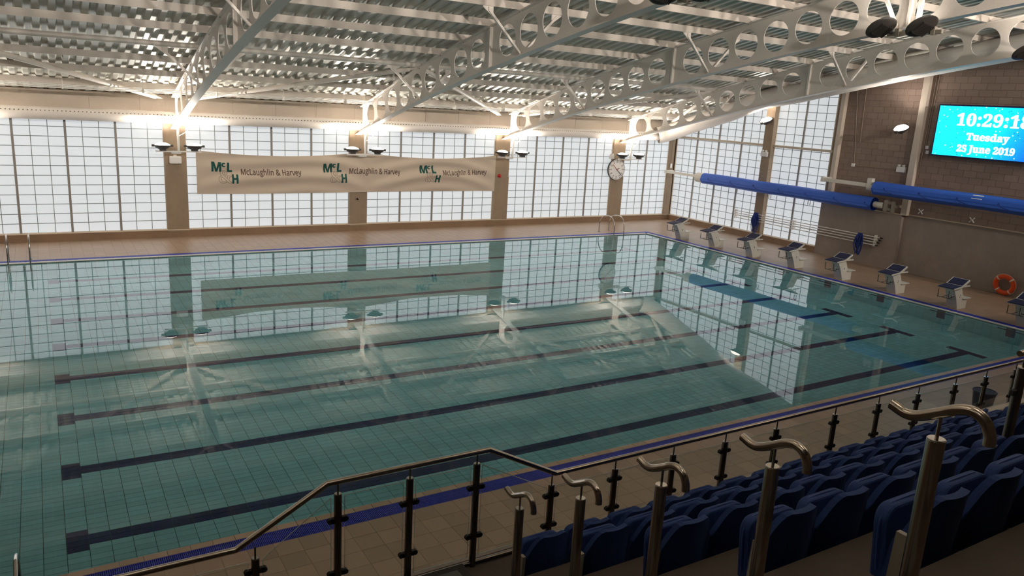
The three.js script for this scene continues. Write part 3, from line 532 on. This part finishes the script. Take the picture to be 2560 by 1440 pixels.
// ------------------------------------------------------------------ end wall: cover rollers, poles, display, boxes
{
  const roller = (x, y, za, zb, label, r, capEnd) => {
    const o = thing('cover_roller', label, 'roller', [x, y, 0], 0, 'blue cover rollers');
    const n = 40, rings = []; void n;
    const prof = []; for (let k = 0; k < 26; k++) { const a = k / 26 * Math.PI * 2; prof.push([r * Math.cos(a) * (Math.cos(a) < 0 && Math.sin(a) < 0.1 ? 1.06 : 1), r * Math.sin(a)]); }
    for (let i = 0; i <= 30; i++) { const z = za + (zb - za) * i / 30; rings.push(prof.map(([u, v]) => [u, v + 0.008 * Math.sin(z * 1.7), z])); }
    mesh('sheet', solid(rings), M.blueSheet, o);
    mesh('flap', [solid([[[-r * 0.98, 0.03, za + 0.1], [-r * 1.1, -r * 0.45, za + 0.1], [-r * 1.08, -r * 0.47, za + 0.1], [-r * 0.95, 0, za + 0.1]], [[-r * 0.98, 0.03, zb - 0.1], [-r * 1.1, -r * 0.45, zb - 0.1], [-r * 1.08, -r * 0.47, zb - 0.1], [-r * 0.95, 0, zb - 0.1]]])], M.blueSheet, o);
    if (capEnd) mesh('end_cap', rod([0, 0, za - 0.42], [0, 0, za + 0.03], r * 0.92, 28), M.offWhite, o);
    mesh('end_spindle', rod([0, 0, zb], [0, 0, zb + 0.35], r * 0.45, 20), M.offWhite, o);
    if (!capEnd) mesh('end_spindle', rod([0, 0, za - 0.32], [0, 0, za], r * 0.45, 20), M.offWhite, o);
    for (let z = za + 0.5; z < zb; z += 1.35) mesh('eyelet_cord', [new THREE.TorusGeometry(0.03, 0.01, 8, 16).rotateY(Math.PI / 2).translate(-r - 0.004, 0.03, z), tube([[-r - 0.01, 0.02, z], [-r - 0.02, -0.06, z + 0.15], [-r - 0.03, -0.1, z + 0.35]], 0.008, 16, 6)], M.rope, o);
    return o;
  };
  const r1 = roller(3.75, 2.4, -0.55, 8.3, 'long blue cover roller in front of the end windows', 0.25, true);
  const r2 = roller(3.72, 3.0, 8.25, 16.5, 'long blue cover roller below the time display', 0.25, false);
  mesh('care_label', solid([[[-0.13, 0.222, 11.9], [-0.235, 0.1, 11.9], [-0.24, 0.1, 11.9], [-0.135, 0.228, 11.9]], [[-0.13, 0.222, 12.25], [-0.235, 0.1, 12.25], [-0.24, 0.1, 12.25], [-0.135, 0.228, 12.25]]]), M.plasticW, r2);
  mesh('support_arm', [rbox(-0.05, 0.05, -0.02, 0.1, -3.2, -0.9, 0.01), rbox(-0.09, 0.45, -0.04, 0.12, -3.24, -3.12, 0.01)], M.offWhite, r1);
  mesh('support_arm', [rbox(-0.04, 0.08, 0.0, 0.14, 5.95, 8.0, 0.01), rbox(-0.06, 0.47, -0.02, 0.16, 5.86, 6.0, 0.01), rbox(-0.06, 0.12, -0.1, 0.34, 7.9, 8.1, 0.01)], M.offWhite, r2);
  const c = thing('roller_bracket', 'grey slotted bracket between the two blue rollers', 'bracket'); mesh('plates', [rbox(3.7, 3.82, 2.2, 2.62, 8.7, 8.85, 0.008), rbox(3.7, 3.82, 2.16, 2.6, 9.0, 9.1, 0.008), rbox(3.72, 3.8, 2.48, 2.58, 8.8, 9.05, 0.006), rbox(3.72, 3.8, 2.24, 2.34, 8.8, 9.05, 0.006), rbox(3.74, 4.42, 2.36, 2.46, 9.02, 9.09, 0.006)], M.seatMetal, c);
  // safety poles on the wall and their blue ropes
  [1.14, 1.04, 0.94, 0.83].forEach((y, k) => { const o = thing('safety_pole', `long white pole on the end wall, ${['top', 'second', 'third', 'lowest'][k]} of four`, 'pole', [0, 0, 0], 0, 'white poles stored on the end wall'); mesh('shaft', rod([4.1, y, 1.2 + 0.06 * k], [4.1, y, 8.55 - 0.05 * k], 0.019, 10), M.whitePaint, o); mesh('tip', rod([4.1, y, 8.53 - 0.05 * k], [4.1, y, 8.63 - 0.05 * k], 0.024, 10), M.black, o); });
  for (const [z, w] of [[1.25, 'beside the first end window'], [4.5, 'between the end windows'], [8.3, 'on the beige wall']]) { const o = thing('pole_hook', `pale hook rail holding the poles ${w}`, 'hook'); mesh('rail', rbox(4.13, 4.27, 0.78, 1.2, z - 0.03, z + 0.03, 0.006, 1), M.whitePaint, o); for (const y of [1.1, 1.0, 0.9, 0.79]) mesh('peg', rod([4.06, y, z], [4.2, y, z], 0.012, 8), M.whitePaint, o); }
  for (const [z, y0, L, label] of [[2.55, 1.22, 0.95, 'blue rope bundle hanging by the column between the end windows'], [7.75, 1.2, 0.85, 'blue rope bundle hanging at the right end of the poles']]) {
    const o = thing('rope_bundle', label, 'rope', [4.02, y0, z]);
    mesh('loops', Array.from({ length: 16 }, (_, k) => { const w = 0.02 + 0.05 * rnd(), l = L * (0.4 + 0.6 * rnd()), q = (rnd() - 0.5) * 0.2; return tube([[0, 0, q], [-0.02 - 0.01 * k, -l * 0.5, q - w], [-0.02, -l, q], [0.01 + 0.008 * k, -l * 0.5, q + w], [0, 0, q + 0.01]], 0.014, 40, 6); }), M.rope, o);
    mesh('binding', new THREE.TorusGeometry(0.045, 0.016, 8, 20).rotateX(Math.PI / 2).translate(-0.02, -0.1, 0), M.rope, o);
  }
  // life ring
  const lr = thing('life_ring', 'orange life ring with pale bands leaning on the end wall', 'life ring', [4.25, 0.37, 13.12]); lr.rotation.z = 0.16;
  mesh('ring', new THREE.TorusGeometry(0.285, 0.078, 18, 56).rotateY(Math.PI / 2), M.ring, lr);
  for (let k = 0; k < 4; k++) mesh('band', new THREE.TorusGeometry(0.285, 0.0805, 18, 6, 0.16).rotateZ(k * Math.PI / 2 + 0.75).rotateY(Math.PI / 2), M.ringBand, lr);
  mesh('grab_line', new THREE.TorusGeometry(0.365, 0.008, 6, 64).rotateY(Math.PI / 2).translate(0, 0, 0), M.ringBand, lr);
  // time display
  const scr = canvasTex(1024, 500, (g, w, h) => {
    const gr = g.createLinearGradient(0, 0, w, h); gr.addColorStop(0, '#17e4f4'); gr.addColorStop(0.55, '#08cfee'); gr.addColorStop(0.78, '#0d8fe0'); gr.addColorStop(1, '#143fd0'); g.fillStyle = gr; g.fillRect(0, 0, w, h);
    for (let k = 0; k < 230; k++) { const x = rnd() * w, y = rnd() * h, r = 2 + rnd() * 8; g.fillStyle = rnd() < 0.4 ? 'rgba(240,255,255,0.9)' : 'rgba(8,90,170,0.5)'; g.beginPath(); g.arc(x, y, r * 0.7, 0, 7); g.fill(); }
    g.fillStyle = '#ffffff'; g.strokeStyle = '#ffffff'; g.lineWidth = 6; g.lineJoin = 'round'; g.textAlign = 'center';
    const T = (s, x, y, f, k) => { g.font = f; g.save(); g.translate(x, y); g.scale(k, 1); g.fillText(s, 0, 0); g.strokeText(s, 0, 0); g.restore(); };
    T('10:29:18', 540, 190, 'bold 168px serif', 1.06); T('Tuesday', 520, 330, 'bold 92px serif', 1.05); T('25 June 2019', 520, 450, 'bold 92px serif', 0.98);
  });
  const d = thing('time_display', 'bright cyan display showing 10:29:18 Tuesday 25 June 2019', 'screen', [4.17, 4.36, 9.84]);
  mesh('housing', rbox(0, 0.2, 0, 1.78, 0, 3.62, 0.015), S('#131a52', 0.5), d);
  mesh('screen', new THREE.PlaneGeometry(3.52, 1.68).rotateY(-Math.PI / 2).translate(-0.003, 0.89, 1.81), S('#05080c', 0.6, { emissive: '#ffffff', emissiveMap: scr, emissiveIntensity: 1.7 }), d);
  const L = new THREE.RectAreaLight(new THREE.Color(0.12, 0.55, 1.0), 0.35, 3.52, 1.68); L.name = 'screen_light'; L.position.set(-0.012, 0.89, 1.81); L.rotation.y = Math.PI / 2; d.add(L);
  // emergency lights, junction boxes and conduits
  const em = (x, y, z, label) => { const o = thing('emergency_light', label, 'light', [x, y, z]); mesh('case', rbox(-0.1, 0, -0.1, 0.1, -0.17, 0.17, 0.012), M.plasticW, o); for (const s of [-0.09, 0.09]) mesh('spot', rod([-0.05, 0.1, s], [-0.08, 0.16, s], 0.045, 12, 0.06), M.plasticW, o); };
  em(4.4, 3.74, 8.74, 'white twin emergency light on the blockwork'); em(4.16, 3.78, 2.5, 'white twin emergency light on the column between the end windows');
  const cd = (pts, label) => tag(mesh('conduit', pts.slice(1).map((p, k) => rod(pts[k], p, 0.014, 6)), M.conduit), label, 'conduit', 'thin conduits on the blockwork');
  cd([[4.38, 7.4, 8.45], [4.38, 5.35, 8.4]], 'thin conduit dropping to the wall floodlight'); cd([[4.38, 6.9, 6.35], [4.38, 3.72, 6.75], [4.38, 3.7, 8.56]], 'thin conduit bending towards the emergency light');
  cd([[4.38, 7.6, 9.55], [4.38, 4.4, 9.5]], 'thin conduit left of the time display'); cd([[4.38, 7.6, 9.45], [4.38, 3.8, 9.42]], 'thin conduit beside the pale post'); cd([[4.38, 6.9, 6.75], [4.38, 4.6, 6.85]], 'short thin conduit on the blockwork by the window');
  for (const [y, z, w] of [[4.62, 9.58, 'upper'], [4.45, 9.62, 'lower'], [3.72, 6.72, 'lone']]) tag(mesh('junction_box', rbox(4.32, 4.41, y - 0.06, y + 0.06, z - 0.06, z + 0.06, 0.01), M.plasticW), `tiny pale junction box on the blockwork, ${w}`, 'box');
  for (const [y, z, w] of [[2.32, 9.75, 'left'], [2.3, 11.6, 'right']]) tag(mesh('cross_hook', [box(4.36, 4.4, y - 0.12, y + 0.12, z - 0.014, z + 0.014), box(4.36, 4.4, y - 0.014, y + 0.014, z - 0.12, z + 0.12)].map((g) => g.translate(0, -y, -z).rotateX(0.78).translate(0, y, z)), M.plasticW), `small pale cross-shaped hook under the roller, ${w} one`, 'hook', 'cross-shaped hooks');
  for (const [z, k] of [[1.0, 'left'], [2.95, 'middle'], [5.0, 'right']]) tag(mesh('rope_hook', tube([[4.3, 1.9, z - 0.05], [4.3, 2.06, z - 0.05], [4.3, 2.12, z], [4.3, 2.06, z + 0.05], [4.3, 1.9, z + 0.05]], 0.014, 24, 6), M.mullion), `small arched hook under the long roller, ${k} of three`, 'hook', 'arched hooks');
}
// ------------------------------------------------------------------ spectator stand
const TIER = (k) => 0.86 + 0.49 * k, ROWZ = (k) => 20.87 + 0.79 * k, BAL_Z = 19.95, ROW_X = -19.57;
{
  const xa = -36, xb = 4.2, g = [box(xa, xb, -0.3, TIER(0), BAL_Z - 0.1, ROWZ(0) + 0.06)];
  for (let k = 1; k <= 11; k++) g.push(box(xa, xb, -0.3, TIER(k), ROWZ(k - 1) + 0.06, k === 11 ? BACK_Z : ROWZ(k) + 0.06));
  const st = structure('floor_stand', g, M.concrete, 'stepped concrete stand'); st.name = 'floor_stand';
  structure('trim_7', box(xa, xb, -0.05, 0.86, BAL_Z - 0.16, BAL_Z - 0.1), M.wains, 'front face of the stand');
  // aisle steps with dark nosings
  for (let k = 0; k < 7; k++) {
    const y = TIER(k) + 0.245, z1 = ROWZ(k) + 0.06, z0 = z1 - 0.38;
    const s = thing('aisle_step', `aisle step with dark nosing, ${ORD[k]} from the front rail`, 'step', [0, 0, 0], 0, 'aisle steps');
    mesh('body', box(-21.05, -19.84, TIER(k), y - 0.012, z0, z1), M.concrete, s, true); mesh('tread', box(-20.98, -19.9, y - 0.012, y, z0 + 0.07, z1 - 0.02), M.mat, s, true); mesh('nosing', [box(-21.05, -19.84, y - 0.05, y + 0.003, z0 - 0.01, z0 + 0.07)], M.nosing, s);
    const e = thing('tier_edge', `dark nosing along the aisle at tier ${ORD[k]}`, 'nosing', [0, 0, 0], 0, 'tier nosings'); mesh('strip', box(-21.05, -19.84, TIER(k + 1) - 0.05, TIER(k + 1) + 0.004, z1 - 0.012, z1 + 0.07), M.nosing, e); mesh('tread', box(-20.98, -19.9, TIER(k + 1), TIER(k + 1) + 0.005, z1 + 0.08, z1 + 0.36), M.mat, e, true);
  }
  const mt = thing('floor_mat', 'grey mat with dark border at the foot of the aisle', 'mat'); mesh('border', rbox(-20.75, -19.72, TIER(0), TIER(0) + 0.09, 19.99, 20.5, 0.01), M.nosing, mt); mesh('pad', rbox(-20.66, -19.82, TIER(0) + 0.08, TIER(0) + 0.1, 20.08, 20.48, 0.006), M.mat, mt, true);
}
// seats
{
  const W = 0.47, R = 14, C = 18;
  // curved back shell: bulges to the rear, rounded shoulders
  const back = (() => {
    const P3 = (u, v, o) => { const sh = 1 - Math.max(0, (Math.abs(u) - 0.42) / 0.58) ** 2 * 0.42, y = 0.22 + (0.79 - 0.22) * v * (v > 0.5 ? 1 - (1 - sh) * ((v - 0.5) * 2) : 1) + 0.0, z = 0.03 - 0.1 * u * u - 0.05 * (1 - v) + o; return [u * W / 2 * (1 - 0.02 * v), y, z]; };
    const f = [], at = (i, j, o) => P3(-1 + 2 * i / C, j / R, o);
    for (let i = 0; i < C; i++) for (let j = 0; j < R; j++) { f.push([at(i, j, 0.022), at(i + 1, j, 0.022), at(i + 1, j + 1, 0.022), at(i, j + 1, 0.022)]); f.push([at(i + 1, j, -0.022), at(i, j, -0.022), at(i, j + 1, -0.022), at(i + 1, j + 1, -0.022)]); }
    for (let i = 0; i < C; i++) { f.push([at(i, R, 0.022), at(i + 1, R, 0.022), at(i + 1, R, -0.022), at(i, R, -0.022)]); f.push([at(i + 1, 0, 0.022), at(i, 0, 0.022), at(i, 0, -0.022), at(i + 1, 0, -0.022)]); }
    for (let j = 0; j < R; j++) { f.push([at(0, j, -0.022), at(0, j, 0.022), at(0, j + 1, 0.022), at(0, j + 1, -0.022)]); f.push([at(C, j, 0.022), at(C, j, -0.022), at(C, j + 1, -0.022), at(C, j + 1, 0.022)]); }
    return quads(f);
  })();
  const pan = (() => { const s = new THREE.Shape(), w = 0.2, h = 0.36, r = 0.08; s.moveTo(-w, 0.02); s.lineTo(-w, h - r); s.quadraticCurveTo(-w, h, -w + r, h); s.lineTo(w - r, h); s.quadraticCurveTo(w, h, w, h - r); s.lineTo(w, 0.02); s.closePath(); return new THREE.ExtrudeGeometry(s, { depth: 0.05, bevelEnabled: true, bevelSize: 0.014, bevelThickness: 0.014, bevelSegments: 2 }).rotateX(-0.1).translate(0, 0.29, -0.19); })();
  const pip = tube([[-0.214, 0.34, -0.17], [-0.214, 0.585, -0.195], [-0.13, 0.66, -0.205], [0.13, 0.66, -0.205], [0.214, 0.585, -0.195], [0.214, 0.34, -0.17]], 0.008, 40, 6, 0.3);
  const proto = new THREE.Group(); proto.name = 'stadium_seat'; proto.userData = { label: '', category: 'seat', group: 'blue tip-up seats in the stand' };
  mesh('backrest', back, M.seat, proto); const pn = mesh('seat_pan', pan, M.seat, proto); mesh('piping', pip, M.seatShell, pn);
  mesh('bracket', [box(-0.03, 0.03, 0, 0.36, -0.07, 0.0), box(-0.2, 0.2, 0.32, 0.36, -0.09, -0.03)], M.seatMetal, proto);
  const counts = [15, 14, 10, 6, 3], rowName = ['front', 'second', 'third', 'fourth', 'fifth'];
  counts.forEach((n, k) => {
    for (let i = 0; i < n; i++) copyOf(proto, [ROW_X + 0.25 + 0.5 * i, TIER(k), ROWZ(k)], 0, `blue padded tip-up seat in the ${rowName[k]} row, ${ORD[i]} from the aisle posts`);
    const e = thing('seat_end_panel', `pale slanting end panel of the ${rowName[k]} seat row`, 'panel', [ROW_X - 0.02, TIER(k), ROWZ(k)], 0, 'seat row end panels');
    mesh('plate', solid([[[-0.015, 0, -0.09], [0.015, 0, -0.09], [0.015, 0, -0.03], [-0.015, 0, -0.03]], [[-0.015, 0.62, -0.07], [0.015, 0.62, -0.07], [0.015, 0.62, -0.015], [-0.015, 0.62, -0.015]]]), M.seatMetal, e);
  });
}
// aisle posts with curved handgrips
for (let k = 0; k < 5; k++) {
  const o = thing('aisle_post', `brushed steel aisle post with wavy handgrip, ${ORD[k]} from the front rail`, 'post', [-19.75, TIER(k + 1), ROWZ(k) + 0.1], 0, 'aisle posts');
  mesh('post', [rod([0, 0, 0], [0, 0.7, 0], 0.038, 24)], M.stainless, o);
  mesh('cap', rod([0, 0.695, 0], [0, 0.703, 0], 0.0385, 24, 0.034), M.chrome, o);
  mesh('stem', rod([0, 0.7, 0], [0, 0.83, 0], 0.008, 10), M.stainless, o);
  mesh('handgrip', [tube([[0, 0.775, -0.22], [0, 0.758, -0.15], [0, 0.77, -0.09], [0, 0.82, 0], [0, 0.855, 0.06], [0, 0.87, 0.12], [0, 0.85, 0.17], [0, 0.8, 0.2], [0, 0.755, 0.205]], 0.024, 60, 16)], M.stainless, o);
}
// glass balustrade along the front of the stand
{
  const o = thing('glass_balustrade', 'stainless handrail and glass balustrade along the front of the stand', 'balustrade', [0, 0, BAL_Z]);
  const LOW = 1.65, HIGH = 2.07, F = TIER(0);
  mesh('handrail', [rod([-8.6, LOW + 0.02, 0], [-18.66, LOW, 0], 0.026, 16), rod([-18.66, LOW, 0], [-19.46, HIGH, 0], 0.026, 16), rod([-19.46, HIGH, 0], [-21.04, HIGH, 0], 0.026, 16), rod([-21.04, HIGH, 0], [-21.8, LOW, 0], 0.026, 16), rod([-21.8, LOW, 0], [-30, LOW, 0], 0.026, 16), ...[[-18.66, LOW], [-19.46, HIGH], [-21.04, HIGH], [-21.8, LOW]].map(([x, y]) => new THREE.SphereGeometry(0.026, 14, 10).translate(x, y, 0))], M.stainless, o);
  const hi = [-19.59, -20.28, -20.95], lo = [-21.65, -22.5, -23.35, -24.2, -18.7, -17.87, -17.03, -16.2, -15.3, -14.15, -13.2, -12.25, -11.28, -10.41, -9.5, -8.65];
  const post = (x, top) => {
    mesh('post', rod([x, F, 0], [x, top - 0.12, 0], 0.034, 20), M.darkSteel, o); mesh('post_cap', rod([x, top - 0.122, 0], [x, top - 0.112, 0], 0.034, 20, 0.03), M.chrome, o); mesh('rail_stem', rod([x, top - 0.12, 0], [x, top - 0.015, 0], 0.008, 10), M.darkSteel, o);
    for (const y of [F + (top - F) * 0.27, F + (top - F) * 0.7]) for (const s of [-1, 1]) mesh('glass_clamp', [rod([x + s * 0.07, y, -0.018], [x + s * 0.07, y, 0.018], 0.024, 16), rbox(Math.min(x + s * 0.03, x + s * 0.07), Math.max(x + s * 0.03, x + s * 0.07), y - 0.024, y + 0.024, -0.018, 0.018, 0.004, 1)], M.rubber, o);
  };
  hi.forEach((x) => post(x, HIGH)); lo.forEach((x) => post(x, LOW));
  const all = [...lo, ...hi].sort((a, b) => a - b);
  for (let k = 0; k + 1 < all.length; k++) {
    const a = all[k], b = all[k + 1], top = (x) => (hi.includes(x) ? HIGH : LOW) - 0.14;
    const p = [[a + 0.06, F + 0.11], [b - 0.06, F + 0.11], [b - 0.06, top(b)], [a + 0.06, top(a)]], q = (z) => p.map(([x, y]) => [x, y, z]);
    const gl = mesh('glass_pane', quads([q(0)]), M.glass, o); gl.userData.label = 'clear glass pane';
    const seg = (i, j, w) => rod([...p[i], 0], [...p[j], 0], w, 4); mesh('glass_edge', [seg(0, 1, 0.004), seg(2, 3, 0.004), seg(1, 2, 0.003), seg(3, 0, 0.003)], M.glassEdge, o);
  }
  mesh('kick_rail', [rod([-8.6, F + 0.03, 0], [-30, F + 0.03, 0], 0.025, 12)], M.darkSteel, o);
}
// a glazed post at the right edge, the low wall and box beyond the seats, a bin
{
  const o = thing('stair_post', 'tall dark steel post with glass clamps at the right edge', 'post', [-16.35, TIER(3), 22.95]);
  mesh('post', rod([0, 0, 0], [0, 1.15, 0], 0.038, 24), M.darkSteel, o); mesh('cap', rod([0, 1.15, 0], [0, 1.16, 0], 0.038, 24, 0.033), M.chrome, o); mesh('stem', rod([0, 1.15, 0], [0, 1.3, 0], 0.008, 10), M.darkSteel, o); mesh('rail', rod([-0.1, 1.28, 0], [1.2, 1.34, 0.0], 0.024, 16), M.stainless, o);
  for (const y of [0.35, 0.95]) mesh('glass_clamp', rbox(-0.1, -0.03, y - 0.022, y + 0.022, -0.018, 0.018, 0.006, 1), M.rubber, o);
  tag(mesh('low_wall', rbox(-11.9, -4, 0.86, 1.0, 20.0, 20.12, 0.01), M.band, scene, true), 'low pale wall beyond the end of the front seat row', 'wall');
  const b = thing('waste_bin', 'dark blue bin beyond the balustrade at the right edge', 'bin', [-7.75, 0, 18.75]);
  mesh('body', new THREE.CylinderGeometry(0.2, 0.15, 0.45, 20).translate(0, 0.225, 0), S('#14213f', 0.6), b); mesh('rim', new THREE.TorusGeometry(0.2, 0.015, 8, 28).rotateX(Math.PI / 2).translate(0, 0.45, 0), S('#14213f', 0.5), b);
  tag(mesh('white_box', rbox(-11.6, -11.2, 0.86, 1.08, 20.2, 20.5, 0.02), M.offWhite), 'small white box beside the low wall', 'box');
}
renderer.render(scene, camera);
